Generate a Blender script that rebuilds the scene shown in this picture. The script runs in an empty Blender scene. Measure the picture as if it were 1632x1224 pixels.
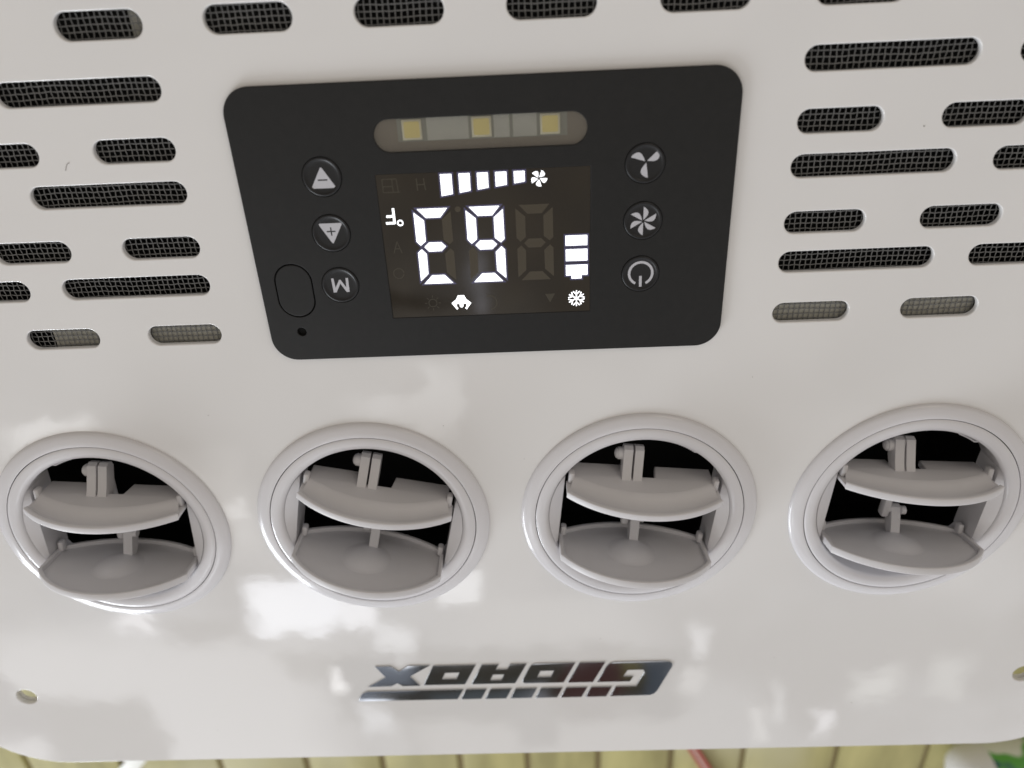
import bpy, bmesh, math, random
from mathutils import Vector, Matrix, noise
S = 0.001            # all shapes below are written in millimetres
PI = math.pi
rad = math.radians
scn = bpy.context.scene
COL = scn.collection

# ------------------------------------------------------------------ camera
cd = bpy.data.cameras.new('camera')
cam = bpy.data.objects.new('camera', cd)
COL.objects.link(cam)
cam.location = (0.012375, -0.042422, 0.230808)
cam.rotation_euler = (-0.497385, 0.008276, -0.043932)
cd.sensor_fit = 'HORIZONTAL'
cd.sensor_width = 36.0
cd.lens = 36.0 * 1203.616 / 1632.0
cd.clip_start = 0.005
cd.clip_end = 60.0
cd.dof.use_dof = True
cd.dof.focus_distance = 0.262
cd.dof.aperture_fstop = 8.5
scn.camera = cam

# ------------------------------------------------------------------ world
world = bpy.data.worlds.new('World')
scn.world = world
world.use_nodes = True
wt = world.node_tree
wt.nodes.clear()


class NT:
    """tiny helper that writes node maths as expressions"""
    def __init__(self, tree):
        self.t = tree
    def n(self, kind, **kw):
        nd = self.t.nodes.new(kind)
        for k, v in kw.items():
            setattr(nd, k, v)
        return nd
    def put(self, sock, v):
        if isinstance(v, (int, float)):
            sock.default_value = v
        elif isinstance(v, tuple):
            sock.default_value = v
        else:
            self.t.links.new(v, sock)
    def m(self, op, a, b=0.0, c=None, clamp=False):
        nd = self.n('ShaderNodeMath', operation=op)
        nd.use_clamp = clamp
        self.put(nd.inputs[0], a)
        self.put(nd.inputs[1], b)
        if c is not None:
            self.put(nd.inputs[2], c)
        return nd.outputs[0]
    def mix(self, f, a, b):
        nd = self.n('ShaderNodeMix', data_type='RGBA')
        self.put(nd.inputs[0], f)
        self.put(nd.inputs[6], a)
        self.put(nd.inputs[7], b)
        return nd.outputs[2]
    def sstep(self, v, a, b):
        nd = self.n('ShaderNodeMapRange', interpolation_type='SMOOTHSTEP')
        self.put(nd.inputs[0], v)
        nd.inputs[1].default_value = a
        nd.inputs[2].default_value = b
        return nd.outputs[0]


W = NT(wt)
tc = W.n('ShaderNodeTexCoord')
sep = W.n('ShaderNodeSeparateXYZ')
wt.links.new(tc.outputs['Generated'], sep.inputs[0])
zc = W.m('MAXIMUM', sep.outputs[2], 0.12)
px = W.m('DIVIDE', sep.outputs[0], zc)
py = W.m('DIVIDE', sep.outputs[1], zc)
cmb = W.n('ShaderNodeCombineXYZ')
wt.links.new(px, cmb.inputs[0])
wt.links.new(py, cmb.inputs[1])
nz = W.n('ShaderNodeTexNoise')
nz.inputs['Scale'].default_value = 5.5
nz.inputs['Detail'].default_value = 7.0
nz.inputs['Roughness'].default_value = 0.72
wt.links.new(cmb.outputs[0], nz.inputs['Vector'])
nsp = W.n('ShaderNodeSeparateColor')
wt.links.new(nz.outputs['Color'], nsp.inputs[0])
wx = W.m('ADD', px, W.m('MULTIPLY', W.m('SUBTRACT', nsp.outputs[0], 0.5), 0.15))
wy = W.m('ADD', py, W.m('MULTIPLY', W.m('SUBTRACT', nsp.outputs[1], 0.5), 0.15))
# the far surroundings: warm dim room above, paler open side towards the windows (-y)
side = W.sstep(py, -0.25, -1.0)
far = W.mix(side, (0.74, 0.685, 0.615, 1), (1.10, 1.12, 1.17, 1))
back = W.sstep(sep.outputs[1], 0.10, 0.65)
far = W.mix(W.m('MULTIPLY', back, 0.8), far, (0.34, 0.29, 0.23, 1))
# broad mottling
nz2 = W.n('ShaderNodeTexNoise')
nz2.inputs['Scale'].default_value = 2.3
nz2.inputs['Detail'].default_value = 5.0
wt.links.new(cmb.outputs[0], nz2.inputs['Vector'])
mot = W.sstep(nz2.outputs[0], 0.42, 0.60)
far = W.mix(W.m('MULTIPLY', mot, 0.75), far, (0.30, 0.28, 0.26, 1))


def patch(col, cx, cy, hx, hy, rgb, soft=0.35, amt=1.0):
    """soft bright or dark patch painted into the surroundings for reflections"""
    ax = W.m('DIVIDE', W.m('ABSOLUTE', W.m('SUBTRACT', wx, cx)), hx)
    ay = W.m('DIVIDE', W.m('ABSOLUTE', W.m('SUBTRACT', wy, cy)), hy)
    d = W.m('MAXIMUM', ax, ay)
    mk = W.sstep(d, 1.0 + soft, 1.0 - soft)
    if amt < 1:
        mk = W.m('MULTIPLY', mk, amt)
    return W.mix(mk, col, (*rgb, 1))


def mmp(x, y):
    return (x - 12.4) / 230.8, (y + 42.4) / 230.8


WHITE = (3.0, 3.1, 3.3)
PALE = (1.5, 1.52, 1.58)
PATCHES = [  # painted for the reflections: x/z, y/z, half widths, colour, softness
    (-0.799, -1.315, 0.383, 0.275, (2.3, 2.3, 2.35), 0.25),
    (-0.904, -1.404, 0.129, 0.184, (0.75, 0.72, 0.7), 0.12),
    (-1.082, -1.197, 0.058, 0.132, (0.75, 0.72, 0.76), 0.20),
    (-0.439, -1.127, 0.059, 0.036, (1.0, 0.98, 0.95), 0.40),
    (-0.603, -1.033, 0.081, 0.028, (0.6, 0.57, 0.54), 0.40),
    (-0.057, -1.205, 0.338, 0.101, (0.05, 0.042, 0.028), 0.12),
    (-0.253, -1.349, 0.038, 0.259, (0.045, 0.04, 0.03), 0.20),
    (-0.003, -1.462, 0.288, 0.154, (1.3, 1.28, 1.28), 0.30),
    (-0.026, -1.300, 0.040, 0.084, (0.35, 0.35, 0.37), 0.30),
    (0.091, -1.214, 0.051, 0.097, (0.075, 0.032, 0.028), 0.30),
    (0.159, -1.170, 0.018, 0.034, (0.16, 0.135, 0.05), 0.40),
    (0.224, -1.219, 0.039, 0.097, (0.085, 0.1, 0.12), 0.25),
    (-0.113, -1.235, 0.104, 0.032, (0.1, 0.115, 0.125), 0.30),
    (-0.311, -1.154, 0.059, 0.042, (0.24, 0.265, 0.31), 0.30),
    (-0.350, -1.225, 0.031, 0.030, (0.16, 0.18, 0.22), 0.25),
    (-0.429, -0.974, 0.089, 0.068, (6.5, 6.7, 7.2), 0.22),
    (-0.340, -1.016, 0.029, 0.040, (6.0, 6.1, 6.5), 0.30),
    (-0.138, -0.944, 0.035, 0.042, (5.0, 5.1, 5.3), 0.25),
    (-0.201, -0.583, 0.076, 0.022, (2.3, 2.3, 2.3), 0.45),
    (-0.148, -0.573, 0.026, 0.064, (2.4, 2.4, 2.4), 0.35),
    (-0.764, -0.602, 0.072, 0.018, (3.6, 3.6, 3.6), 0.35),
    (-0.545, -0.763, 0.068, 0.088, (2.0, 1.98, 1.95), 0.50),
    (-0.503, -0.762, 0.026, 0.023, (4.0, 4.0, 4.0), 0.30),
    (-0.749, -1.008, 0.040, 0.028, (4.5, 4.5, 4.7), 0.30),
    (-0.284, -1.080, 0.035, 0.032, (3.8, 3.9, 4.1), 0.40),
    (-0.384, -1.174, 0.011, 0.039, (6.0, 6.0, 6.1), 0.30),
    (-0.336, -1.291, 0.031, 0.035, (2.8, 2.9, 3.1), 0.40),
    (0.019, -1.040, 0.137, 0.059, (1.5, 1.5, 1.5), 0.60),
    (0.282, -1.085, 0.018, 0.035, (3.4, 3.45, 3.6), 0.50),
    (0.539, -1.319, 0.020, 0.041, (3.4, 3.4, 3.6), 0.50),
    (0.413, -1.325, 0.014, 0.040, (2.5, 2.5, 2.5), 0.60),
    (0.453, -1.267, 0.013, 0.049, (2.3, 2.35, 2.4), 0.50),
    (0.639, -1.226, 0.036, 0.040, (2.2, 2.25, 2.2), 0.50),
    (0.762, -1.217, 0.030, 0.044, (1.7, 1.75, 1.7), 0.50),
    (0.277, -1.199, 0.026, 0.033, (2.2, 2.2, 2.2), 0.50),
    (-0.082, -0.379, 0.008, 0.047, (3.6, 3.6, 4.0), 0.60),
    (-0.164, -0.404, 0.056, 0.013, (0.12, 0.12, 0.12), 0.30),
    (0.729, -0.955, 0.033, 0.029, (1.2, 1.2, 1.2), 0.60),
]
for cx_, cy_, hx_, hy_, c_, s_ in PATCHES:
    far = patch(far, cx_, cy_, hx_, hy_, c_, s_)
bg = W.n('ShaderNodeBackground')
wt.links.new(far, bg.inputs[0])
bg.inputs[1].default_value = 0.90
out = W.n('ShaderNodeOutputWorld')
wt.links.new(bg.outputs[0], out.inputs[0])

# ------------------------------------------------------------------ lamps


def area(name, loc, target, size, power, col):
    ld = bpy.data.lights.new(name, 'AREA')
    ld.shape = 'RECTANGLE'
    ld.size, ld.size_y = size
    ld.energy = power
    ld.color = col
    o = bpy.data.objects.new(name, ld)
    COL.objects.link(o)
    o.location = loc
    o.rotation_euler = (Vector(target) - Vector(loc)).to_track_quat('-Z', 'Y').to_euler()
    return o


area('window_light', (-1.9, -2.3, 0.75), (0, -0.2, 0), (1.2, 0.8), 46, (0.90, 0.95, 1.0))
area('warm_fill', (1.2, 1.7, 1.5), (0, -0.2, 0), (1.0, 1.0), 6, (1.0, 0.91, 0.80))  # added soft warm fill from the upper right, no lamp seen there

vs = scn.view_settings
vs.view_transform = 'Standard'
vs.look = 'None'
vs.gamma = 1.0
vs.exposure = 0.0
vs.use_curve_mapping = False
scn.render.engine = 'CYCLES'
scn.cycles.max_bounces = 8

# ------------------------------------------------------------------ materials


def mat(name, base, rough=0.4, metal=0.0, coat=0.0, emit=None, es=0.0, ior=1.5, **kw):
    m = bpy.data.materials.new(name)
    m.use_nodes = True
    b = m.node_tree.nodes['Principled BSDF']
    b.inputs['Base Color'].default_value = (*base, 1)
    b.inputs['Roughness'].default_value = rough
    b.inputs['Metallic'].default_value = metal
    b.inputs['Coat Weight'].default_value = coat
    b.inputs['IOR'].default_value = ior
    if emit:
        b.inputs['Emission Color'].default_value = (*emit, 1)
        b.inputs['Emission Strength'].default_value = es
    return m


def noisy(m, scale, a, b, detail=3.0, bump=0.0, bscale=None, rough=None, dist=0.0002):
    """fine procedural unevenness of colour, gloss and surface"""
    T = NT(m.node_tree)
    p = m.node_tree.nodes['Principled BSDF']
    t = T.n('ShaderNodeTexCoord')
    n1 = T.n('ShaderNodeTexNoise')
    n1.inputs['Scale'].default_value = scale
    n1.inputs['Detail'].default_value = detail
    m.node_tree.links.new(t.outputs['Object'], n1.inputs['Vector'])
    m.node_tree.links.new(T.mix(n1.outputs[0], (*a, 1), (*b, 1)), p.inputs['Base Color'])
    if rough:
        mr = T.n('ShaderNodeMapRange')
        m.node_tree.links.new(n1.outputs[0], mr.inputs[0])
        mr.inputs[1].default_value, mr.inputs[2].default_value = 0.3, 0.7
        mr.inputs[3].default_value, mr.inputs[4].default_value = rough
        m.node_tree.links.new(mr.outputs[0], p.inputs['Roughness'])
    if bump:
        n2 = T.n('ShaderNodeTexNoise')
        n2.inputs['Scale'].default_value = bscale or scale
        n2.inputs['Detail'].default_value = 2.0
        m.node_tree.links.new(t.outputs['Object'], n2.inputs['Vector'])
        bp = T.n('ShaderNodeBump')
        bp.inputs['Strength'].default_value = bump
        bp.inputs['Distance'].default_value = dist
        m.node_tree.links.new(n2.outputs[0], bp.inputs['Height'])
        m.node_tree.links.new(bp.outputs[0], p.inputs['Normal'])
    return m


M = {}
M['white'] = noisy(mat('glossy_white_plastic', (.72, .70, .67), 0.05, ior=1.6), 14, (.737, .727, .722), (.765, .756, .752),
                   bump=0.16, bscale=70, rough=(0.03, 0.055))
M['vent'] = noisy(mat('vent_plastic', (.66, .65, .66), 0.16), 40, (.66, .652, .675), (.70, .69, .715), bump=0.05, bscale=500)
M['louver'] = noisy(mat('louver_plastic', (.55, .54, .53), 0.42), 60, (.62, .612, .63), (.68, .67, .69), bump=0.08, bscale=600)
M['panel'] = noisy(mat('matte_black_plastic', (.020, .020, .020), 0.55), 400, (.0075, .0075, .0075), (.013, .0125, .012), bump=0.25, bscale=2500, dist=0.00005)
M['panel'].node_tree.nodes['Principled BSDF'].inputs['Specular IOR Level'].default_value = 0.32
M['button'] = mat('button_rubber', (.012, .012, .013), 0.38)
M['button'].node_tree.nodes['Principled BSDF'].inputs['Specular IOR Level'].default_value = 0.34
M['icon'] = mat('icon_print', (.52, .52, .56), 0.5)
M['dark'] = mat('duct_black', (.004, .004, .004), 0.8)
M['board'] = noisy(mat('grey_foam', (.18, .175, .15), 0.9), 90, (.33, .32, .275), (.41, .40, .35))
M['wire'] = noisy(mat('screen_wire', (.16, .16, .16), 0.5), 300, (.12, .12, .12), (.20, .20, .195))
M['glass'] = noisy(mat('display_glass', (.03, .024, .016), 0.05, ior=1.5), 45, (.034, .026, .016), (.016, .014, .012), rough=(0.04, 0.09))
M['off'] = mat('unlit_segment', (.058, .047, .030), 0.3)
M['faint'] = mat('unlit_symbol', (.045, .038, .024), 0.3)
M['lit'] = mat('lit_segment', (.8, .8, .8), 0.5, emit=(0.93, 0.96, 1.0), es=1.6)
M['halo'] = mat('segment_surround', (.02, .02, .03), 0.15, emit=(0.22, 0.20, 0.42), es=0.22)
M['led'] = noisy(mat('led_phosphor', (.75, .60, .12), 0.5), 300, (1.0, .90, .38), (1.0, .86, .34))
M['ledbody'] = mat('led_body', (.90, .88, .70), 0.5)
M['pcb'] = mat('circuit_board', (.30, .32, .29), 0.5)
M['pcbw'] = noisy(mat('circuit_board_strip', (.42, .44, .42), 0.5), 200, (.52, .55, .53), (.64, .66, .63))
M['tray'] = mat('lamp_tray', (.24, .215, .18), 0.6)
M['chrome'] = mat('chrome', (.50, .51, .53), 0.06, metal=1.0)
M['body'] = mat('housing_plastic', (.30, .30, .29), 0.5)
M['tag'] = mat('hole_black', (.002, .002, .002), 0.9)

lm = bpy.data.materials.new('frosted_lens')
lm.use_nodes = True
T = NT(lm.node_tree)
lm.node_tree.nodes.clear()
rf = T.n('ShaderNodeBsdfRefraction')
rf.inputs['Color'].default_value = (.85, .85, .82, 1)
rf.inputs['Roughness'].default_value = 0.22
rf.inputs['IOR'].default_value = 1.12
gl = T.n('ShaderNodeBsdfGlossy')
gl.inputs['Roughness'].default_value = 0.25
df = T.n('ShaderNodeBsdfDiffuse')
df.inputs['Color'].default_value = (.17, .155, .135, 1)
tr = T.n('ShaderNodeBsdfTransparent')
tr.inputs['Color'].default_value = (.93, .92, .9, 1)
m1 = T.n('ShaderNodeMixShader'); m1.inputs[0].default_value = 0.8
m2 = T.n('ShaderNodeMixShader'); m2.inputs[0].default_value = 0.14
m3 = T.n('ShaderNodeMixShader'); m3.inputs[0].default_value = 0.04
lk = lm.node_tree.links
lk.new(rf.outputs[0], m1.inputs[1]); lk.new(tr.outputs[0], m1.inputs[2])
lk.new(m1.outputs[0], m2.inputs[1]); lk.new(df.outputs[0], m2.inputs[2])
lk.new(m2.outputs[0], m3.inputs[1]); lk.new(gl.outputs[0], m3.inputs[2])
o_ = T.n('ShaderNodeOutputMaterial'); lk.new(m3.outputs[0], o_.inputs[0])
M['lens'] = lm

# ------------------------------------------------------------------ geometry helpers
BASE = Vector((0.0, -0.150, -0.300))


def link_mesh(name, me, m, parent=None, loc=None):
    o = bpy.data.objects.new(name, me)
    COL.objects.link(o)
    if m:
        me.materials.append(m)
    if parent:
        o.parent = parent
    if loc is not None:
        o.location = loc
    return o


def smooth(me, ang=25):
    me.polygons.foreach_set('use_smooth', [True] * len(me.polygons))
    me.set_sharp_from_angle(angle=rad(ang))


def mesh_from_curve(outer, holes, z0, z1, bevel=0.0, res=2):
    cu = bpy.data.curves.new('c', 'CURVE')
    cu.dimensions = '2D'
    cu.fill_mode = 'BOTH'
    for ring in [outer] + list(holes):
        sp = cu.splines.new('POLY')
        sp.points.add(len(ring) - 1)
        for i, p in enumerate(ring):
            sp.points[i].co = (p[0], p[1], 0, 1)
        sp.use_cyclic_u = True
    cu.extrude = (z1 - z0) / 2 - bevel
    if bevel:
        cu.bevel_depth = bevel
        cu.bevel_resolution = res
        cu.offset = -bevel
    ob = bpy.data.objects.new('c', cu)
    COL.objects.link(ob)
    bpy.context.view_layer.update()
    dg = bpy.context.evaluated_depsgraph_get()
    me = bpy.data.meshes.new_from_object(ob.evaluated_get(dg))
    me.materials.clear()
    bpy.data.objects.remove(ob)
    bpy.data.curves.remove(cu)
    me.transform(Matrix.Scale(S, 4) @ Matrix.Translation((0, 0, (z0 + z1) / 2)))
    bm = bmesh.new()
    bm.from_mesh(me)
    bmesh.ops.remove_doubles(bm, verts=bm.verts, dist=2e-6)
    bmesh.ops.recalc_face_normals(bm, faces=bm.faces)
    bm.to_mesh(me)
    bm.free()
    return me


def plate(name, outer, holes, z0, z1, bevel, m, parent=None, loc=None, res=2):
    me = mesh_from_curve(outer, holes, z0, z1, bevel, res)
    smooth(me, 35)
    o = link_mesh(name, me, m, parent, loc)
    wn = o.modifiers.new('wn', 'WEIGHTED_NORMAL')
    wn.keep_sharp = True
    wn.weight = 100
    return o


def circle(cx, cy, r, n=64, a0=0.0, a1=2 * PI):
    full = abs(a1 - a0 - 2 * PI) < 1e-6
    k = n if full else n - 1
    return [(cx + r * math.cos(a0 + (a1 - a0) * i / k), cy + r * math.sin(a0 + (a1 - a0) * i / k)) for i in range(n)]


def rrect(x0, y0, x1, y1, r, n=10):
    pts = []
    for cx, cy, a in ((x1 - r, y1 - r, 0), (x0 + r, y1 - r, PI / 2), (x0 + r, y0 + r, PI), (x1 - r, y0 + r, 1.5 * PI)):
        for i in range(n + 1):
            t = a + PI / 2 * i / n
            pts.append((cx + r * math.cos(t), cy + r * math.sin(t)))
    return pts


class MB:
    """collects pieces (mm) and links them as one mesh"""
    def __init__(self):
        self.bm = bmesh.new()
    def add_mesh(self, me, mx=None):
        b0 = len(self.bm.verts)
        self.bm.from_mesh(me)
        if mx is not None:
            self.bm.verts.ensure_lookup_table()
            bmesh.ops.transform(self.bm, matrix=mx, verts=self.bm.verts[b0:])
        bpy.data.meshes.remove(me)
    def box(self, x0, x1, y0, y1, z0, z1, bevel=0.0, rot=None):
        r = bmesh.ops.create_cube(self.bm, size=1.0)
        vs_ = r['verts']
        bmesh.ops.scale(self.bm, vec=((x1 - x0) * S, (y1 - y0) * S, (z1 - z0) * S), verts=vs_)
        if bevel:
            es = list({e for v in vs_ for e in v.link_edges})
            rr = bmesh.ops.bevel(self.bm, geom=es, offset=bevel * S, segments=2, affect='EDGES', profile=0.5)
            vs_ = list({v for f in rr['faces'] for v in f.verts} | {v for v in vs_ if v.is_valid})
        if rot is not None:
            bmesh.ops.transform(self.bm, matrix=rot, verts=vs_)
        bmesh.ops.translate(self.bm, vec=((x0 + x1) / 2 * S, (y0 + y1) / 2 * S, (z0 + z1) / 2 * S), verts=vs_)
    def cyl(self, p, axis, r, length, n=20, r2=None):
        mx = Matrix.Translation(Vector(p) * S) @ Vector(axis).to_track_quat('Z', 'Y').to_matrix().to_4x4()
        bmesh.ops.create_cone(self.bm, cap_ends=True, segments=n, radius1=r * S, radius2=(r if r2 is None else r2) * S,
                              depth=length * S, matrix=mx)
    def ball(self, p, r, sc=(1, 1, 1)):
        mx = Matrix.Translation(Vector(p) * S) @ Matrix.Diagonal((*sc, 1))
        bmesh.ops.create_uvsphere(self.bm, u_segments=20, v_segments=12, radius=r * S, matrix=mx)
    def lathe(self, prof, n=128):
        rings = []
        for r, z in prof:
            rings.append([self.bm.verts.new((r * S * math.cos(2 * PI * i / n), r * S * math.sin(2 * PI * i / n), z * S)) for i in range(n)])
        for a, b in zip(rings[:-1], rings[1:]):
            for i in range(n):
                j = (i + 1) % n
                self.bm.faces.new((a[i], a[j], b[j], b[i]))
    def prism(self, pts, axis, t0, t1):
        """pts in the plane across axis x: (y, z) pairs extruded from x=t0 to t1"""
        lo = [self.bm.verts.new((t0 * S, p[0] * S, p[1] * S)) for p in pts]
        hi = [self.bm.verts.new((t1 * S, p[0] * S, p[1] * S)) for p in pts]
        self.bm.faces.new(lo)
        self.bm.faces.new(hi[::-1])
        for i in range(len(pts)):
            j = (i + 1) % len(pts)
            self.bm.faces.new((lo[i], hi[i], hi[j], lo[j]))
    def flat(self, pts, z):
        self.bm.faces.new([self.bm.verts.new((p[0] * S, p[1] * S, z * S)) for p in pts])
    def build(self, name, m, parent=None, loc=None, ang=30, recalc=True):
        if recalc:
            bmesh.ops.recalc_face_normals(self.bm, faces=self.bm.faces)
        me = bpy.data.meshes.new(name)
        self.bm.to_mesh(me)
        self.bm.free()
        smooth(me, ang)
        return link_mesh(name, me, m, parent, loc)


def tag(o, label=None, cat=None, group=None, kind=None):
    if label: o['label'] = label
    if cat: o['category'] = cat
    if group: o['group'] = group
    if kind: o['kind'] = kind
    return o


# ------------------------------------------------------------------ floor (plank deck under the unit)
M['plank'] = mat('weathered_plank', (.36, .33, .17), 0.75)
T = NT(M['plank'].node_tree)
p = M['plank'].node_tree.nodes['Principled BSDF']
t = T.n('ShaderNodeTexCoord')
mp = T.n('ShaderNodeMapping')
mp.inputs['Scale'].default_value = (9, 1.6, 9)
M['plank'].node_tree.links.new(t.outputs['Object'], mp.inputs[0])
n1 = T.n('ShaderNodeTexNoise'); n1.inputs['Scale'].default_value = 3.0; n1.inputs['Detail'].default_value = 6.0
M['plank'].node_tree.links.new(mp.outputs[0], n1.inputs['Vector'])
n2 = T.n('ShaderNodeTexNoise'); n2.inputs['Scale'].default_value = 5.0
M['plank'].node_tree.links.new(t.outputs['Object'], n2.inputs['Vector'])
c1 = T.mix(T.sstep(n1.outputs[0], .3, .7), (.50, .46, .20, 1), (.30, .27, .11, 1))
c2 = T.mix(T.sstep(n2.outputs[0], .40, .62), c1, (.52, .49, .30, 1))
M['plank'].node_tree.links.new(c2, p.inputs['Base Color'])
gaps = [-1400, -1290, -1185, -1080, -975, -870, -768, -665, -564, -458, -349, -252.7, -168.4, -82.3, -8, 69.5, 148.8, 226.6, 327.3, 424.3, 525, 630, 738, 845, 950, 1060, 1170, 1290, 1400]
fb = MB()
random.seed(4)
for a, b in zip(gaps[:-1], gaps[1:]):
    dz = random.uniform(-1.5, 0)
    fb.box(a + 3.2, b - 3.2, -1900, 900, -320 + dz, -300 + dz, bevel=2.0)
tag(fb.build('floor', M['plank'], loc=(0, 0, 0)), kind='structure')
sb = MB()
sb.box(-3000, 3000, -3500, 3000, -325, -305)
tag(sb.build('ground', noisy(mat('dark_soil', (.05, .045, .03), .9), 12, (.26, .21, .11), (.34, .28, .15))), kind='structure')

# ------------------------------------------------------------------ the air conditioner
root = bpy.data.objects.new('air_conditioner', None)
COL.objects.link(root)
root.location = BASE
tag(root, 'glossy white air conditioner face with four round vents, slots and black lit control panel', 'air conditioner')
OFF = -BASE      # parts are written in panel coordinates (origin on the panel face)


def slot(x0, x1, yc, h):
    r = h / 2
    return rrect(x0, yc - r, x1, yc + r, r * 0.999, 8)


slots = []
for k in range(-5, 5):
    cx = 21 + 42 * k
    slots.append((cx - 12.4, cx + 12.4, -49.8, 7.4))
for s in (-1, 1):
    for yc in (-66.9, -96.8, -126.9):
        for x0, x1 in ((91.9, 140.6), (151.7, 200.4)):
            slots.append((min(s * x0, s * x1), max(s * x0, s * x1), yc, 6.9))
    for yc in (-83.9, -114.1, -144.4):
        for c in (104.5, 146.2, 188.0):
            slots.append((s * c - 12.4, s * c + 12.4, yc, 6.9))
for row, yc in ((0, -33), (1, -16), (0, 1), (1, 18), (0, 35)):
    if row:
        for k in range(-5, 5):
            slots.append((21 + 42 * k - 12.4, 21 + 42 * k + 12.4, yc, 7.2))
    else:
        for k in range(-3, 4):
            slots.append((60 * k - 24.3, 60 * k + 24.3, yc, 7.2))
VX = [-152.49, -50.83, 50.83, 152.49]
VY = -225.73
holes = [slot(*s) for s in slots]
holes += [circle(x, VY, 43.0, 96) for x in VX]
holes += [circle(s * 221.5, -319.8, 4.6, 32) for s in (-1, 1)]
outline = rrect(-261, -366.4, 261, 90, 46, 24)
fp = plate('front_panel', outline, holes, -2.2, 0.0, 0.45, M['white'], root, OFF, res=3)

for s in (-1, 1):
    mb = MB()
    mb.lathe([(5.3, -2.3), (4.55, -2.3), (4.5, -3.6), (6.4, -3.6), (6.4, -2.3), (5.3, -2.3)], 40)
    mb.build('screw_boss', M['white'], root, OFF + Vector((s * 221.5 * S, -319.8 * S, 0)))

# housing below the panel, down to the floor, with a black interior
hb = MB()
hx, hy0, hy1 = 206, -292, 84
hb.box(-hx, hx, hy0, hy0 + 3, -300, -2.3)
hb.box(-hx, hx, hy1 - 3, hy1, -300, -2.3)
hb.box(-hx, -hx + 3, hy0 + 3.01, hy1 - 3.01, -300, -2.3)
hb.box(hx - 3, hx, hy0 + 3.01, hy1 - 3.01, -300, -2.3)
hb.build('housing', M['body'], root, OFF)
db = MB()
db.box(-hx + 4, hx - 4, hy0 + 4, hy1 - 4, -82, -80)
db.box(-hx + 4, hx - 4, -164, -162, -80, -2.4)
db.box(-hx + 4, hx - 4, hy0 + 4, hy0 + 5, -80, -2.4)
db.box(-hx + 4, hx - 4, hy1 - 5, hy1 - 4, -80, -2.4)
db.box(-hx + 4, -hx + 5, hy0 + 5.1, hy1 - 5.1, -80, -2.4)
db.box(hx - 5, hx - 4, hy0 + 5.1, hy1 - 5.1, -80, -2.4)
db.build('duct', M['dark'], root, OFF)

# foam frame right behind the wire screen, seen through the lowest slots
bb = MB()
bb.box(-151, 159, -161, -136.5, -5.6, -3.15)
bb.box(-97.5, -90, -56, -36, -9, -4)
bb.build('foam_strip', M['board'], root, OFF)


def wire_screen():
    pitch, w = 1.72, 0.175
    x0, x1, y0, y1 = -203.0, 203.0, -149.5, -44.5
    nx = int((x1 - x0) / pitch)
    ny = int((y1 - y0) / pitch)
    V, F = [], []
    def wob(x, y, s):
        return noise.noise(Vector((x * 0.06, y * 0.06, s))) * 0.45 + noise.noise(Vector((x * 0.4, y * 0.4, s + 5))) * 0.16
    def strand(pts, horiz):
        b = len(V)
        for (x, y, z) in pts:
            if horiz:
                V.extend([(x, y - w, z), (x, y, z + w * .8), (x, y + w, z), (x, y, z - w * .8)])
            else:
                V.extend([(x - w, y, z), (x, y, z + w * .8), (x + w, y, z), (x, y, z - w * .8)])
        for i in range(len(pts) - 1):
            for k in range(4):
                a, c = b + i * 4 + k, b + i * 4 + (k + 1) % 4
                F.append((a, c, c + 4, a + 4))
    def zb(x, y):
        return -2.75 + noise.noise(Vector((x * 0.03, y * 0.03, 9))) * 0.15
    for j in range(ny + 1):
        pts = []
        yj = y0 + j * pitch
        for i in range(nx * 2 + 1):
            x = x0 + i * pitch / 2
            y = yj + wob(x, yj, 1)
            up = 0.24 if (i % 4 == 0) == (j % 2 == 0) else -0.24
            z = zb(x, y) + (up if i % 2 == 0 else 0)
            pts.append((x, y, z))
        strand(pts, True)
    for i in range(nx + 1):
        pts = []
        xi = x0 + i * pitch
        for j in range(ny * 2 + 1):
            y = y0 + j * pitch / 2
            x = xi + wob(xi, y, 3)
            hup = 0.24 if ((i * 2) % 4 == 0) == ((j // 2) % 2 == 0) else -0.24
            z = zb(x, y) - (hup if j % 2 == 0 else 0)
            pts.append((x, y, z))
        strand(pts, False)
    me = bpy.data.meshes.new('wire_screen')
    me.from_pydata([(a * S, b * S, c * S) for a, b, c in V], [], F)
    smooth(me, 80)
    return link_mesh('wire_screen', me, M['wire'], root, OFF)


wire_screen()

# ------------------------------------------------------------------ control panel
ZD = 1.4
BTN = [(-49.15, -93.55), (-49.05, -111.0), (-48.8, -128.2), (47.95, -93.6), (47.95, -111.0), (47.8, -128.3)]
lens_out = rrect(-32.0, -87.3, 30.75, -77.9, 4.69, 12)
scr = [(-33.1, -140.5), (31.75, -140.5), (31.75, -93.6), (-33.1, -93.6)]
oval = rrect(-70.0, -138.9, -57.8, -120.5, 6.09, 14)
cp_holes = [lens_out, scr, oval, circle(-64.2, -144.2, 1.5, 24)] + [circle(x, y, 6.0, 48) for x, y in BTN]
cp = plate('control_panel', rrect(-75, -154.6, 75, -67.3, 8.2, 14), cp_holes, 0.02, ZD, 0.22, M['panel'], root, OFF)
tag(cp, 'matte black rectangular control panel with lit display and round buttons')
kb = MB()
kb.box(-71.5, 71.5, -151, -71, -2.08, -2.0)
# black backing that closes the openings of the control panel from behind
kb.build('backing_plate', M['tag'], cp, (0, 0, 0.0021))


def inset(o_pts, cx, cy, kx, ky):
    return [((x - cx) * kx + cx, (y - cy) * ky + cy) for x, y in o_pts]


plate('blank_cover', inset(oval, -63.9, -129.7, 0.945, 0.963), [], 0.1, ZD + 0.05, 0.2, M['panel'], cp)

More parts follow.
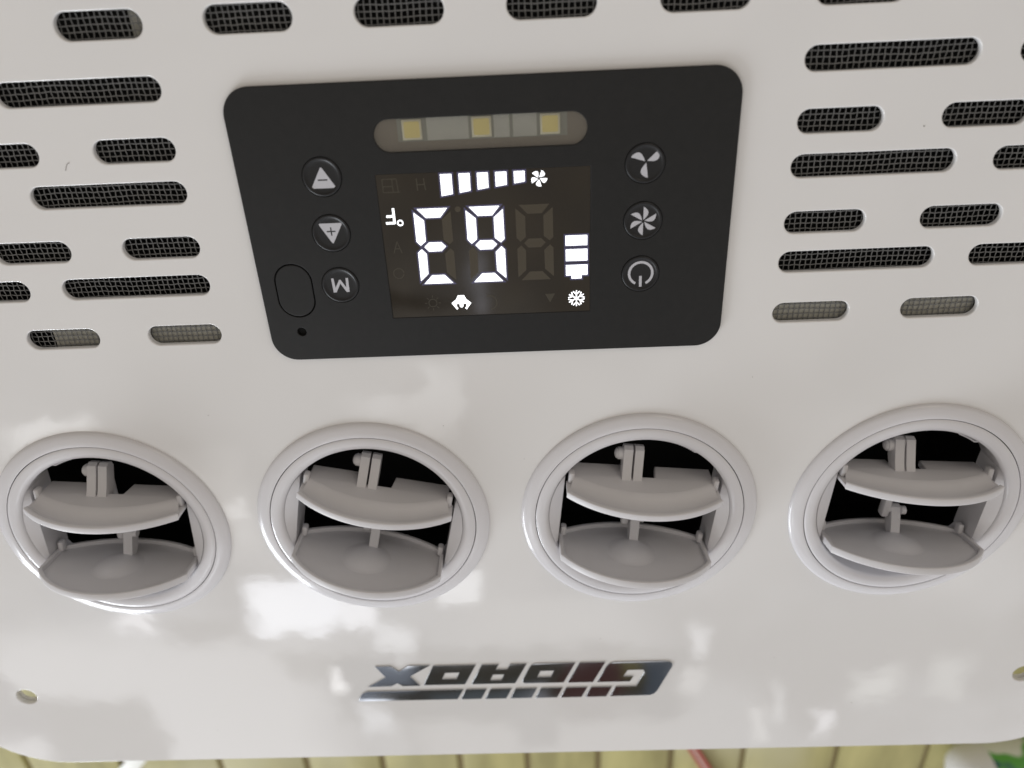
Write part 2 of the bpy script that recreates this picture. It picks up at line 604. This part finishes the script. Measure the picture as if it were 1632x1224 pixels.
# lamp window
tb = MB()
tb.box(-32.5, 31.2, -87.9, -77.3, 0.12, 0.2)
tb.build('lamp_tray', M['tray'], cp)
pb = MB()
pb.box(-25.0, 24.9, -84.6, -77.6, 0.21, 0.32)
pb.build('circuit_board', M['pcb'], cp)
for x0, x1 in ((-16.3, -4.0), (3.4, 8.0), (9.0, 16.0)):
    qb = MB(); qb.box(x0, x1, -84.4, -77.7, 0.33, 0.40)
    qb.build('solder_mask', M['pcbw'], cp)
for cx in (-20.7, -0.2, 19.9):
    lb = MB(); lb.box(cx - 2.9, cx + 2.9, -84.1, -78.3, 0.33, 0.62, .08)
    l = lb.build('led_chip', M['ledbody'], cp)
    me = mesh_from_curve(rrect(cx - 2.3, -83.5, cx + 2.3, -78.9, .5), [], 0.63, 0.67)
    # phosphor square
    o = link_mesh('led_phosphor', me, M['led'], cp)
plate('lens', inset(lens_out, -.6, -82.6, .998, .99), [], 1.02, ZD - 0.1, 0.0, M['lens'], cp)

# display
gb = MB(); gb.box(-33.05, 31.7, -140.45, -93.65, 0.5, ZD - 0.12)
gb.build('display_glass', M['glass'], cp)
ZG = ZD - 0.12


def flatset(name, polys, m, z, holes=None):
    mb = MB()
    for i, pl in enumerate(polys):
        mb.add_mesh(mesh_from_curve(pl, (holes or {}).get(i, []), z, z + 0.012))
    o = mb.build(name, m, cp, ang=10)
    return o


def grow(pts, d):
    n = len(pts)
    area_ = sum(pts[i][0] * pts[(i + 1) % n][1] - pts[(i + 1) % n][0] * pts[i][1] for i in range(n))
    sg = 1 if area_ > 0 else -1
    res = []
    for i in range(n):
        a, b, c = Vector(pts[i - 1]), Vector(pts[i]), Vector(pts[(i + 1) % n])
        e1, e2 = (b - a).normalized(), (c - b).normalized()
        n1_, n2_ = Vector((e1.y, -e1.x)) * sg, Vector((e2.y, -e2.x)) * sg
        k = (n1_ + n2_)
        k = k / max(0.35, k.dot(n1_))
        q = b + k * d
        res.append((q.x, q.y))
    return res


SEG = dict(
    top=[(-5.54, -104.55), (3.85, -104.55), (1.5, -107.4), (-2.95, -107.4)],
    UL=[(-6.62, -105.6), (-3.65, -108.2), (-3.7, -114.8), (-5.4, -116.2), (-6.6, -114.85)],
    UR=[(4.85, -105.6), (1.95, -108.1), (1.95, -114.6), (3.75, -116.1), (4.9, -115.1)],
    mid=[(-4.3, -116.7), (-2.8, -115.3), (1.15, -115.3), (2.5, -116.7), (1.0, -118.2), (-2.95, -118.2)],
    LL=[(-6.5, -118.5), (-5.2, -117.4), (-3.8, -119.0), (-3.9, -125.6), (-6.5, -128.0)],
    LR=[(3.85, -117.4), (4.9, -118.5), (4.9, -128.0), (2.1, -125.4), (2.0, -119.2)],
    bot=[(-5.5, -129.0), (-2.75, -126.15), (1.25, -126.15), (3.85, -129.0)])
on = {-16.1: ('top', 'UL', 'mid', 'LL', 'bot'), 0.0: ('top', 'UL', 'UR', 'mid', 'LR', 'bot'), 15.3: ()}
lit, off = [], []
for dx, names in on.items():
    for k, pl in SEG.items():
        q = [(x + dx, y) for x, y in pl]
        (lit if k in names else off).append((k, q))
allh = []
for k, q in lit:
    flatset('lit_segment', [q], M['lit'], ZG + 0.022)
    allh.append(q)
for k, q in off:
    flatset('unlit_segment', [q], M['off'], ZG + 0.003)
bars = [[(-13.52, -94.3), (-10.1, -94.3), (-10.12, -100.35), (-13.52, -100.85)], [(-7.93, -94.3), (-4.62, -94.3), (-4.65, -99.55), (-7.92, -100.05)],
        [(-2.39, -94.3), (0.87, -94.3), (0.88, -98.85), (-2.39, -99.35)], [(3.11, -94.3), (6.47, -94.3), (6.43, -98.2), (3.12, -98.65)],
        [(8.7, -94.3), (11.94, -94.3), (11.92, -97.45), (8.75, -97.9)]]
for b in bars:
    flatset('fan_speed_bar', [b], M['lit'], ZG + 0.022); allh.append(b)
levels = [[(24.0, -114.85), (30.8, -114.85), (30.8, -118.1), (24.02, -118.1)], [(24.03, -119.3), (30.85, -119.3), (30.87, -123.15), (24.07, -123.15)],
          [(24.05, -124.5), (30.9, -124.5), (30.9, -127.95), (29.0, -127.95), (29.0, -129.1), (25.8, -129.1), (25.75, -127.98), (24.06, -127.98)]]
for b in levels:
    flatset('battery_bar', [b], M['lit'], ZG + 0.022); allh.append(b)
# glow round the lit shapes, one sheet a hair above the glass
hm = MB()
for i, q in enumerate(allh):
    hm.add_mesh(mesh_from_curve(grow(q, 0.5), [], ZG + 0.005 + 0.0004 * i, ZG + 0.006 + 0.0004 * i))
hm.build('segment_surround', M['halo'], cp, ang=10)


def stroke(a, b, w):
    a, b = Vector(a), Vector(b)
    d = (b - a).normalized() * w / 2
    n_ = Vector((-d.y, d.x))
    return [tuple(a - d * .3 + n_), tuple(a - d * .3 - n_), tuple(b + d * .3 - n_), tuple(b + d * .3 + n_)]


def strokes(segs, w):
    return [stroke(a, b, w) for a, b in segs]


def ring(cx, cy, r0, r1, a0=0.0, a1=2 * PI, n=40):
    o_ = circle(cx, cy, r1, n, a0, a1)
    i_ = circle(cx, cy, r0, n, a0, a1)
    return o_ + i_[::-1]


def multi(name, polys, m, z, dz=0.0007, holes=None):
    """overlapping strokes get a hair of height each so none share a plane"""
    mb = MB()
    for i, pl in enumerate(polys):
        mb.add_mesh(mesh_from_curve(pl, (holes or {}).get(i, []), z + dz * i, z + dz * i + 0.012))
    return mb.build(name, m, cp, ang=10)


# fan symbol on the display: pinwheel of five
def blade(cx, cy, ang, L, bulge, r0, n=10, side=-1, flatf=0.0):
    """D-shaped blade: chord from r0 to L along ang, belly on one side"""
    pts = []
    ca, sa = math.cos(ang), math.sin(ang)
    for i in range(n + 1):
        t_ = i / n
        x_ = r0 + (L - r0) * t_
        y_ = side * bulge * math.sin(PI * t_ ** 1.15) ** 0.8 if 0 < t_ < 1 else 0
        pts.append((x_, y_))
    pts += [(r0 + (L - r0) * (1 - t_), -side * flatf * math.sin(PI * t_)) for t_ in [k / 6 for k in range(1, 6)]]
    return [(cx + x_ * ca - y_ * sa, cy + x_ * sa + y_ * ca) for x_, y_ in pts]


multi('fan_symbol', [blade(16.2, -96.7, rad(70 + 72 * k), 2.55, 1.35, 0.35) for k in range(5)], M['lit'], ZG + 0.02)
sn = []
for k in range(6):
    a = rad(90 + 60 * k)
    c_ = (27.35, -135.9)
    P_ = lambda r, t_: (c_[0] + r * math.cos(t_), c_[1] + r * math.sin(t_))
    sn.append((P_(0, a), P_(2.7, a)))
    for s in (-1, 1):
        sn.append((P_(1.35, a), P_(2.6, a + s * .42)))
multi('snowflake_symbol', strokes(sn, .36), M['lit'], ZG + 0.02)
multi('circulation_symbol', [
    [(-11.15, -133.35), (-9.15, -133.35), (-8.5, -134.75), (-6.95, -136.15), (-8.6, -138.35), (-9.1, -137.9), (-8.65, -137.3), (-8.65, -136.35),
     (-9.6, -136.35), (-9.6, -137.0), (-10.8, -137.0), (-10.8, -136.35), (-11.75, -136.35), (-11.75, -137.3), (-11.3, -137.9), (-11.8, -138.35), (-13.4, -136.0), (-11.85, -134.75)],
    circle(-10.2, -137.0, .62, 20)], M['lit'], ZG + 0.02, 0.002)
multi('fahrenheit_symbol', strokes([((-28.9, -104.1), (-28.9, -108.75)), ((-28.9, -108.6), (-31.45, -108.6)), ((-28.95, -106.5), (-31.1, -106.5))], .72)
      + [ring(-27.15, -108.65, .58, 1.0)], M['lit'], ZG + 0.02)
sun = [ring(-19.5, -135.7, 1.2, 1.45)] + strokes([((-19.5 + 1.8 * math.cos(rad(a)), -135.7 + 1.8 * math.sin(rad(a))), (-19.5 + 2.6 * math.cos(rad(a)), -135.7 + 2.6 * math.sin(rad(a)))) for a in range(0, 360, 45)], .22)
multi('unlit_symbol', sun, M['faint'], ZG + 0.003)
multi('unlit_symbol', strokes([((-28.9, -114.6), (-30.2, -118.3)), ((-28.9, -114.6), (-27.7, -118.3)), ((-29.7, -116.9), (-28.2, -116.9))], .3), M['faint'], ZG + 0.003)
multi('unlit_symbol', [ring(-29.5, -125.1, 1.5, 1.8)], M['faint'], ZG + 0.003)
multi('unlit_symbol', strokes([((-31.2, -95.1), (-26.9, -95.1)), ((-31.2, -97.3), (-28.1, -97.3)), ((-31.2, -99.1), (-26.2, -99.1)), ((-31.2, -95.1), (-31.2, -99.1)), ((-28.2, -95.1), (-28.2, -99.1)), ((-26.9, -95.1), (-26.6, -99.1))], .3), M['faint'], ZG + 0.003)
multi('unlit_symbol', strokes([((-20.8, -95.3), (-20.7, -98.8)), ((-18.6, -95.3), (-18.3, -98.8)), ((-20.8, -97.1), (-18.5, -97.1))], .35), M['faint'], ZG + 0.003)
multi('unlit_symbol', [ring(-1.0, -136.3, 2.2, 2.6, rad(-80), rad(110))], M['faint'], ZG + 0.003)
multi('unlit_symbol', [[(17.2, -134.0), (20.4, -134.0), (18.8, -137.0)]], M['faint'], ZG + 0.003)
multi('decimal_dot', [circle(-9.0, -105.1, .9, 20)], M['off'], ZG + 0.003)

# buttons: shallow dished caps standing a little proud, printed symbols
for i, (bx, by) in enumerate(BTN):
    mb = MB()
    mb.lathe([(5.95, 0.2), (5.95, ZD - 0.25), (5.85, ZD + 0.05), (5.65, ZD + 0.2), (5.4, ZD + 0.24), (5.15, ZD + 0.16), (4.95, ZD + 0.0), (4.8, ZD - 0.06), (4.0, ZD - 0.1), (0.01, ZD - 0.1)], 64)
    mb.build('button', M['button'], cp, (bx * S, by * S, 0))
ZB = ZD - 0.08


def tri(pts, r=.45):
    res = []
    for i in range(3):
        a, b, c = Vector(pts[i - 1]), Vector(pts[i]), Vector(pts[(i + 1) % 3])
        p0 = b + (a - b).normalized() * r * 1.6
        p2 = b + (c - b).normalized() * r * 1.6
        for k in range(5):
            t_ = k / 4
            q = p0 * (1 - t_) ** 2 + b * 2 * t_ * (1 - t_) + p2 * t_ ** 2
            res.append(tuple(q))
    return res


def button_icon(bi, polys, holes=None, dz=0.0):
    return multi('button_symbol', polys, M['icon'], ZB, 0.004 + dz, holes)


bx, by = BTN[0]
button_icon(0, [tri([(bx + .05, by + 3.1), (bx + 3.9, by - 3.45), (bx - 3.8, by - 3.45)])], {0: [stroke((bx - 1.35, by - .95), (bx + 1.45, by - .95), .42)]})
bx, by = BTN[1]
cr = [(.21, .21), (.21, 1.35), (-.21, 1.35), (-.21, .21), (-1.35, .21), (-1.35, -.21), (-.21, -.21), (-.21, -1.35), (.21, -1.35), (.21, -.21), (1.35, -.21), (1.35, .21)]
button_icon(1, [tri([(bx - 3.75, by + 3.15), (bx + 3.9, by + 3.15), (bx + .05, by - 3.6)])], {0: [[(bx + .02 + x, by + .55 + y) for x, y in cr]]})
bx, by = BTN[2]
button_icon(2, [[(bx - 2.75, by + 2.3), (bx - 1.95, by + 2.3), (bx - 1.75, by - .95), (bx - .25, by + 1.75), (bx + .25, by + 1.75), (bx + 1.75, by - .95), (bx + 1.95, by + 2.3), (bx + 2.75, by + 2.3),
                 (bx + 2.6, by - 2.5), (bx + 1.65, by - 2.5), (bx, by + .45), (bx - 1.65, by - 2.5), (bx - 2.6, by - 2.5)]])
bx, by = BTN[3]
button_icon(3, [blade(bx + .3, by + .9 - .4, rad(a), 4.9, 1.95, .35) for a in (163, 43, -82)])
bx, by = BTN[4]
button_icon(4, [blade(bx + .1, by - .2, rad(90 + 60 * k), 4.5, 1.5, .4) for k in range(6)])
bx, by = BTN[5]
button_icon(5, [ring(bx + .1, by + .1, 3.3, 4.1, rad(-90 + 26), rad(270 - 26), 48), stroke((bx + .05, by - .9), (bx + .1, by - 4.3), .85)])

# a hair and a few specks of dust lying on the white face
mb = MB()
hp = [(-126.9 + 1.9 * t_, -88.7 + 1.4 * t_ + 1.1 * math.sin(t_ * 2.4)) for t_ in [k / 10 for k in range(11)]]
for a_, b_ in zip(hp[:-1], hp[1:]):
    mb.cyl(((a_[0] + b_[0]) / 2, (a_[1] + b_[1]) / 2, 0.10), (b_[0] - a_[0], b_[1] - a_[1], 0), 0.055, math.dist(a_, b_), 6)
M['dust'] = mat('dust_brown', (.12, .10, .08), .9)
mb.build('hair', M['dust'], root, OFF)
for x_, y_, r_ in ((129.0, -86.6, .22), (-20.4, -183.6, .14), (88, -168, .12), (-104, -176, .13), (37, -292, .14), (150, -336, .17), (-140, -345, .13), (8, -199, .1), (112, -306, .12)):
    mb = MB()
    mb.ball((0, 0, 0.08), r_, (1, .8, .6))
    mb.build('dust_speck', M['dust'], root, OFF + Vector((x_ * S, y_ * S, 0)))

# ------------------------------------------------------------------ chrome badge
g = {
 'X': [(-61.06, -305.3), (-54.2, -305.3), (-50.8, -308.6), (-46.6, -305.3), (-36.9, -305.4), (-46.3, -312.0), (-42.4, -318.1), (-50.2, -318.1), (-52.4, -316.2), (-55.4, -318.1), (-65.8, -318.1), (-57.2, -312.2)],
 'O': [(-35.6, -305.7), (-16.9, -305.7), (-22.4, -317.8), (-40.9, -317.8)],
 'R': [(-14.4, -305.8), (-6.9, -305.8), (-8.3, -308.9), (-3.4, -308.9), (-2.0, -305.8), (5.28, -305.8), (-.2, -317.9), (-19.6, -317.9)],
 'D': [(8.9, -305.85), (26.4, -305.85), (21.2, -318.1), (4.1, -318.1), (3.05, -317.2), (3.3, -315.6), (6.2, -308.4), (7.3, -306.6)],
 'I': [(28.2, -305.9), (39.4, -305.9), (34.1, -318.3), (22.9, -318.3)],
 'G': [(42.9, -306.1), (65.4, -306.1), (67.3, -306.6), (68.5, -308.0), (68.4, -309.6), (62.7, -324.6), (61.4, -326.6), (59.6, -327.5), (57.6, -327.7), (41.8, -327.7), (44.2, -321.5), (53.2, -321.5), (56.6, -312.8), (55.9, -311.2), (49.2, -311.2), (47.4, -315.1),
       (51.8, -315.1), (50.4, -318.4), (35.9, -318.4), (39.8, -308.6), (41.1, -306.9)]}
gh = {'O': [(-30.7, -310.3), (-24.5, -310.3), (-26.1, -314.2), (-32.3, -314.2)], 'R': [(-9.7, -312.1), (-4.9, -312.1), (-6.3, -315.6), (-11.1, -315.6)],
      'D': [(11.1, -310.5), (17.0, -310.5), (15.5, -314.3), (9.7, -314.3)]}
stripes = [[(-71.1, -327.3), (-70.4, -324.8), (-69.0, -322.4), (-66.6, -321.1), (-23.4, -321.1), (-26.5, -327.4)], [(-22.2, -321.1), (-13.0, -321.1), (-15.8, -327.5), (-25.0, -327.5)],
           [(-11.3, -321.2), (-1.9, -321.2), (-4.6, -327.6), (-14.1, -327.6)], [(-.2, -321.3), (9.4, -321.3), (6.8, -327.6), (-2.7, -327.6)], [(11.1, -321.4), (20.7, -321.4), (18.2, -327.7), (8.5, -327.7)],
           [(22.3, -321.4), (31.7, -321.4), (29.1, -327.8), (19.7, -327.8)], [(33.3, -321.45), (42.5, -321.45), (40.1, -327.8), (30.8, -327.8)]]
badge = plate('chrome_badge', stripes[0], [], 0.02, 0.42, .08, M['chrome'], root, OFF)
for s_ in stripes[1:]:
    plate('stripe', s_, [], 0.02, 0.42, .08, M['chrome'], badge)
for k, pl in g.items():
    plate('letter', pl, [gh[k]] if k in gh else [], 0.02, 0.42, .08, M['chrome'], badge)

# ------------------------------------------------------------------ vents
ROT = [-5, -13, -6, -4]
TILT_LO = [8, 3, 5, 11]
TILT_UP = [3, 0, -3, 7]


def arc_pts(xe, ze, zm, n=20):
    """arc through (-xe,ze) (0,zm) (xe,ze)"""
    s = zm - ze
    r = (xe * xe + s * s) / (2 * abs(s))
    sg = 1 if s > 0 else -1
    cz = zm - sg * r
    a = math.asin(xe / r)
    return [(r * math.sin(-a + 2 * a * i / n), cz + sg * r * math.cos(-a + 2 * a * i / n)) for i in range(n + 1)]


TOY = Matrix(((1, 0, 0, 0), (0, 0, -1, 0), (0, 1, 0, 0), (0, 0, 0, 1)))     # (x, y, z) -> (x, -z, y): plate drawn in x,depth


def louver_mesh_piece(mb, outer, holes, y0, y1, bevel):
    # piece occupies local y from y0 to y1 (up = towards +y)
    me = mesh_from_curve(outer, holes, -y1, -y0, bevel)
    mb.add_mesh(me, TOY)


XE = 28.9


def lower_louver():
    mb = MB()
    fr = arc_pts(XE, 9.3, 24.0, 28)
    bk = arc_pts(XE, -7.0, -15.0, 28)
    outer = bk + fr[::-1]
    core = arc_pts(XE - .7, -6.5, -14.4, 28) + arc_pts(XE - .7, 9.0, 23.4, 28)[::-1]
    louver_mesh_piece(mb, core, [], 0.35, 1.5, 0.2)
    fr2 = arc_pts(XE - 1.6, 8.7, 22.4, 28)
    bk2 = arc_pts(XE - 1.6, -6.0, -13.4, 28)
    inner = bk2 + fr2[::-1]
    louver_mesh_piece(mb, outer, [inner], 0.0, 3.0, 0.4)
    # finger pad, domed up so its front slope catches a bright spot
    n = 40
    rings = [(9.8, 1.47), (9.0, 1.62), (7.8, 2.15), (6.0, 2.95), (4.0, 3.5), (2.0, 3.78), (0.01, 3.85)]
    prev = None
    for r, y in rings:
        cur = [mb.bm.verts.new(((-1 + r * math.cos(2 * PI * i / n)) * S, y * S, (3 + r * math.sin(2 * PI * i / n)) * S)) for i in range(n)]
        if prev:
            for i in range(n):
                j = (i + 1) % n
                mb.bm.faces.new((prev[i], prev[j], cur[j], cur[i]))
        prev = cur
    for s in (-1, 1):
        mb.box(s * 27.2 - 1.1, s * 27.2 + 1.1, 2.2, 6.4, -7.0, -3.6, 0.7)
    mb.prism([(1.2, -0.8), (1.2, -5.5), (5, -8.0), (11.6, -9.6), (13.2, -8.4), (13.6, -6.4), (12.8, -4.8), (8, -3.4), (3, -2.2)], 'x', -1.2, 2.3)
    return mb


def upper_louver():
    mb = MB()
    fr = arc_pts(XE, 6.3, 17.0, 28)
    core = [(-XE + .12, -1.5), (-25.0, -6), (25.0, -6), (XE - .12, -1.5)] + arc_pts(XE - .12, 6.1, 16.7, 28)[::-1]
    louver_mesh_piece(mb, core, [], 0.2, 1.7, 0.3)
    fi = arc_pts(XE - 0.9, 4.6, 14.9, 28)
    louver_mesh_piece(mb, fr + fi[::-1], [], -0.1, 2.9, 0.5)
    # rear plateau with its notch, rising in a soft ramp behind the front shelf
    n = 28
    prev = None
    for k, (z0_, z1_, hgt) in enumerate([(3.4, 13.4, 1.65), (2.2, 11.6, 1.9), (1.0, 9.9, 2.6), (0.0, 8.6, 3.5), (-0.8, 7.5, 4.2), (-1.4, 6.8, 4.45)]):
        a_ = arc_pts(XE - 1.2 - k * .35, z0_, z1_, n)
        cur = [mb.bm.verts.new((x * S, hgt * S, z * S)) for x, z in a_]
        if prev:
            for i in range(n):
                mb.bm.faces.new((prev[i], prev[i + 1], cur[i + 1], cur[i]))
        prev = cur
    am = arc_pts(XE - 3.0, -1.4, 6.8, n)
    plat = [(-26.6, -10.0), (-7.6, -10.0), (-7.2, -3.0), (4.4, -3.0), (5.4, -10.0), (26.4, -10.0), (26.6, -1.8)] + am[::-1][1:-1] + [(-26.6, -1.8)]
    louver_mesh_piece(mb, plat, [], 1.9, 4.46, 0.5)
    for s in (-1, 1):
        mb.box(s * 27.1 - 1.1, s * 27.1 + 1.1, 1.6, 6.6, -3.2, 0.2, 0.7)
    for x0, x1 in ((-8.3, -4.9), (-4.1, -0.8)):
        mb.prism([(3.6, 0.2), (3.6, -5.5), (8, -8.2), (13.4, -9.6), (15.4, -8.6), (16.0, -6.6), (15.2, -4.8), (12, -3.6), (7, -1.6)], 'x', x0, x1)
    mb.cyl((-9.2, 12.2, -6.8), (1, 0, 0), 2.4, 1.8, 24)
    mb.ball((-10.2, 12.2, -6.8), 2.1, (.6, 1, 1))
    return mb


first = None
for i in range(4):
    loc = Vector((VX[i] * S, VY * S, 0)) - BASE
    if i == 0:
        mb = MB()
        mb.lathe([(44.7, -0.3), (44.65, 0.45), (44.35, 1.0), (43.8, 1.4), (42.8, 1.75), (41.4, 2.1), (39.9, 2.3), (39.52, 2.2), (39.45, 1.6)], 160)
        vent = mb.build('air_vent', M['vent'], root, loc, ang=50, recalc=True)
        mb = MB()
        # turning inner ring: lip, dished funnel, barrel
        mb.lathe([(39.22, 1.6), (39.2, 2.1), (38.95, 2.3), (38.0, 2.45), (36.6, 2.45), (35.3, 2.2), (34.5, 1.7), (34.15, 1.0), (34.1, 0.2), (34.1, -13.0), (36.0, -13.0), (39.3, -1), (39.22, 1.6)], 160)
        # flat side cheeks
        for s in (-1, 1):
            n = 24
            a = math.acos(29.5 / 34.15)
            arc = [(34.15 * math.cos(-a + 2 * a * k / n), 34.15 * math.sin(-a + 2 * a * k / n)) for k in range(n + 1)]
            va = [mb.bm.verts.new((s * x * S, y * S, 1.3 * S)) for x, y in arc]
            vb = [mb.bm.verts.new((s * 29.5 * S, y * S, -0.4 * S)) for x, y in arc]
            vc = [mb.bm.verts.new((s * 29.5 * S, y * S, -13.5 * S)) for x, y in arc]
            for k in range(n):
                if 0 < k < n - 1:
                    mb.bm.faces.new((va[k], va[k + 1], vb[k + 1], vb[k]))
                    mb.bm.faces.new((vb[k], vb[k + 1], vc[k + 1], vc[k]))
                elif k == 0:
                    mb.bm.faces.new((va[0], va[1], vb[1], vb[0])); mb.bm.faces.new((vb[0], vb[1], vc[1], vc[0]))
                else:
                    mb.bm.faces.new((va[k], va[k + 1], vb[k + 1], vb[k])); mb.bm.faces.new((vb[k], vb[k + 1], vc[k + 1], vc[k]))
        # two thin stops under the upper lip
        for s in (-1, 1):
            for k in range(8):
                a0 = rad(90 + s * (20 + k * 1.6))
                mb.box(34.0 * math.cos(a0) - .9, 34.0 * math.cos(a0) + .9, 34.0 * math.sin(a0) - .9, 34.0 * math.sin(a0) + .9, -4.2, -1.2)
        ir = mb.build('inner_ring', M['vent'], vent, ang=32)
        lo = lower_louver().build('louver', M['louver'], vent, (0, -18 * S, 0), ang=30)
        up = upper_louver().build('louver', M['louver'], vent, (0, 10.5 * S, 0), ang=35)
        mb = MB()
        mb.box(-4.6, -1.6, -11, 25, -10.5, -6.5, .8)
        mb.cyl((-1.9, -7.5, -8), (1, 0, 0), 1.5, 2.6, 16)
        mb.cyl((3.2, -7.5, -7), (1, 0, 0), 1.7, 1.6, 16)
        rod = mb.build('link_rod', M['louver'], vent, ang=35)
        first = (vent, ir, lo, up, rod)
        parts = first
    else:
        v = first[0].copy(); COL.objects.link(v)
        v.location = loc
        parts = [v]
        for c in first[1:]:
            k = c.copy(); COL.objects.link(k); k.parent = v
            parts.append(k)
    parts[0].rotation_euler = (0, 0, rad(ROT[i]))
    parts[2].rotation_euler = (rad(-TILT_LO[i]), 0, 0)
    parts[3].rotation_euler = (rad(-TILT_UP[i]), 0, 0)

# ------------------------------------------------------------------ things lying on the planks


def tube(pts, r, n=10):
    bm = bmesh.new()
    rings = []
    for i, p_ in enumerate(pts):
        p_ = Vector(p_)
        d = (Vector(pts[min(i + 1, len(pts) - 1)]) - Vector(pts[max(i - 1, 0)])).normalized()
        sd = d.cross(Vector((0, 0, 1))).normalized()
        u = sd.cross(d)
        rings.append([bm.verts.new((p_ + sd * r * math.cos(2 * PI * k / n) + u * r * math.sin(2 * PI * k / n)) * S) for k in range(n)])
    for a, b in zip(rings[:-1], rings[1:]):
        for k in range(n):
            bm.faces.new((a[k], a[(k + 1) % n], b[(k + 1) % n], b[k]))
    bm.faces.new(rings[0]); bm.faces.new(rings[-1])
    bmesh.ops.recalc_face_normals(bm, faces=bm.faces)
    return bm


M['red'] = mat('red_insulation', (.42, .07, .05), 0.45)
M['pink'] = mat('pale_insulation', (.60, .42, .36), 0.45)
crt = bpy.data.objects.new('cable', None)
COL.objects.link(crt)
crt.location = (0.175, -0.79, -0.298)
tag(crt, 'thin cable of red and pale strands running off over the planks', 'cable')
for j, (dx, m_) in enumerate(((-4.2, 'red'), (0, 'pink'), (4.2, 'red'))):
    pts = [(dx + (-18 if t_ < 0 else 1) * 0 + 14 * math.sin(t_ * .9) * .3 + t_ * 11 * 1.0, -t_ * 30, 2.1) for t_ in [k * .5 - 14 for k in range(56)]]
    pts = [(x - 0.0, y, z) for x, y, z in pts]
    bm = tube(pts, 2.1)
    me = bpy.data.meshes.new('strand'); bm.to_mesh(me); bm.free(); smooth(me, 60)
    link_mesh('strand', me, M[m_], crt)
# strip
mb = MB()
mb.box(-9, 9, -150, 75, 0, 1.5, .4)
st = mb.build('plastic_strip', mat('white_strip', (.88, .90, .86), 0.35))
st.location = (-0.452, -0.80, -0.2995)
st.rotation_euler = (0, 0, rad(-40))
tag(st, 'bright white plastic strip lying slantwise on the planks beyond the bottom edge', 'strip')

# bottle lying on its side: white shoulder, green and white sleeve
brt = bpy.data.objects.new('bottle', None)
COL.objects.link(brt)
brt.location = (0.476, -0.790, -0.30)
brt.rotation_euler = (0, 0, rad(8))
tag(brt, 'white plastic bottle with green and white sleeve lying on the planks at the right', 'bottle')


def lathe_x(prof, n=48):
    bm = bmesh.new()
    rr = [[bm.verts.new((x * S, r * S * math.cos(2 * PI * k / n), (r * math.sin(2 * PI * k / n) + 34) * S)) for k in range(n)] for x, r in prof]
    for a, b in zip(rr[:-1], rr[1:]):
        for k in range(n):
            bm.faces.new((a[k], a[(k + 1) % n], b[(k + 1) % n], b[k]))
    bmesh.ops.recalc_face_normals(bm, faces=bm.faces)
    me = bpy.data.meshes.new('l'); bm.to_mesh(me); bm.free(); smooth(me, 40)
    return me


link_mesh('shoulder', lathe_x([(-46, 1), (-45, 14), (-40, 24), (-30, 31), (-16, 33.8), (0, 34), (120, 34), (126, 30), (127, 1)]), mat('bottle_white', (.80, .81, .86), .3), brt)
gm = mat('sleeve', (.1, .4, .1), 0.3)
T = NT(gm.node_tree)
t = T.n('ShaderNodeTexCoord')
wv = T.n('ShaderNodeTexNoise')
wv.inputs['Scale'].default_value = 26.0
wv.inputs['Detail'].default_value = 1.0
gm.node_tree.links.new(t.outputs['Object'], wv.inputs['Vector'])
cc = T.mix(T.sstep(wv.outputs[0], .50, .54), (.12, .42, .08, 1), (.80, .84, .82, 1))
cc = T.mix(T.sstep(wv.outputs[0], .40, .36), cc, (.04, .12, .16, 1))
gm.node_tree.links.new(cc, gm.node_tree.nodes['Principled BSDF'].inputs['Base Color'])
link_mesh('sleeve', lathe_x([(-10, 34.1), (-9.9, 34.5), (110, 34.5), (110.1, 34.1)]), gm, brt)
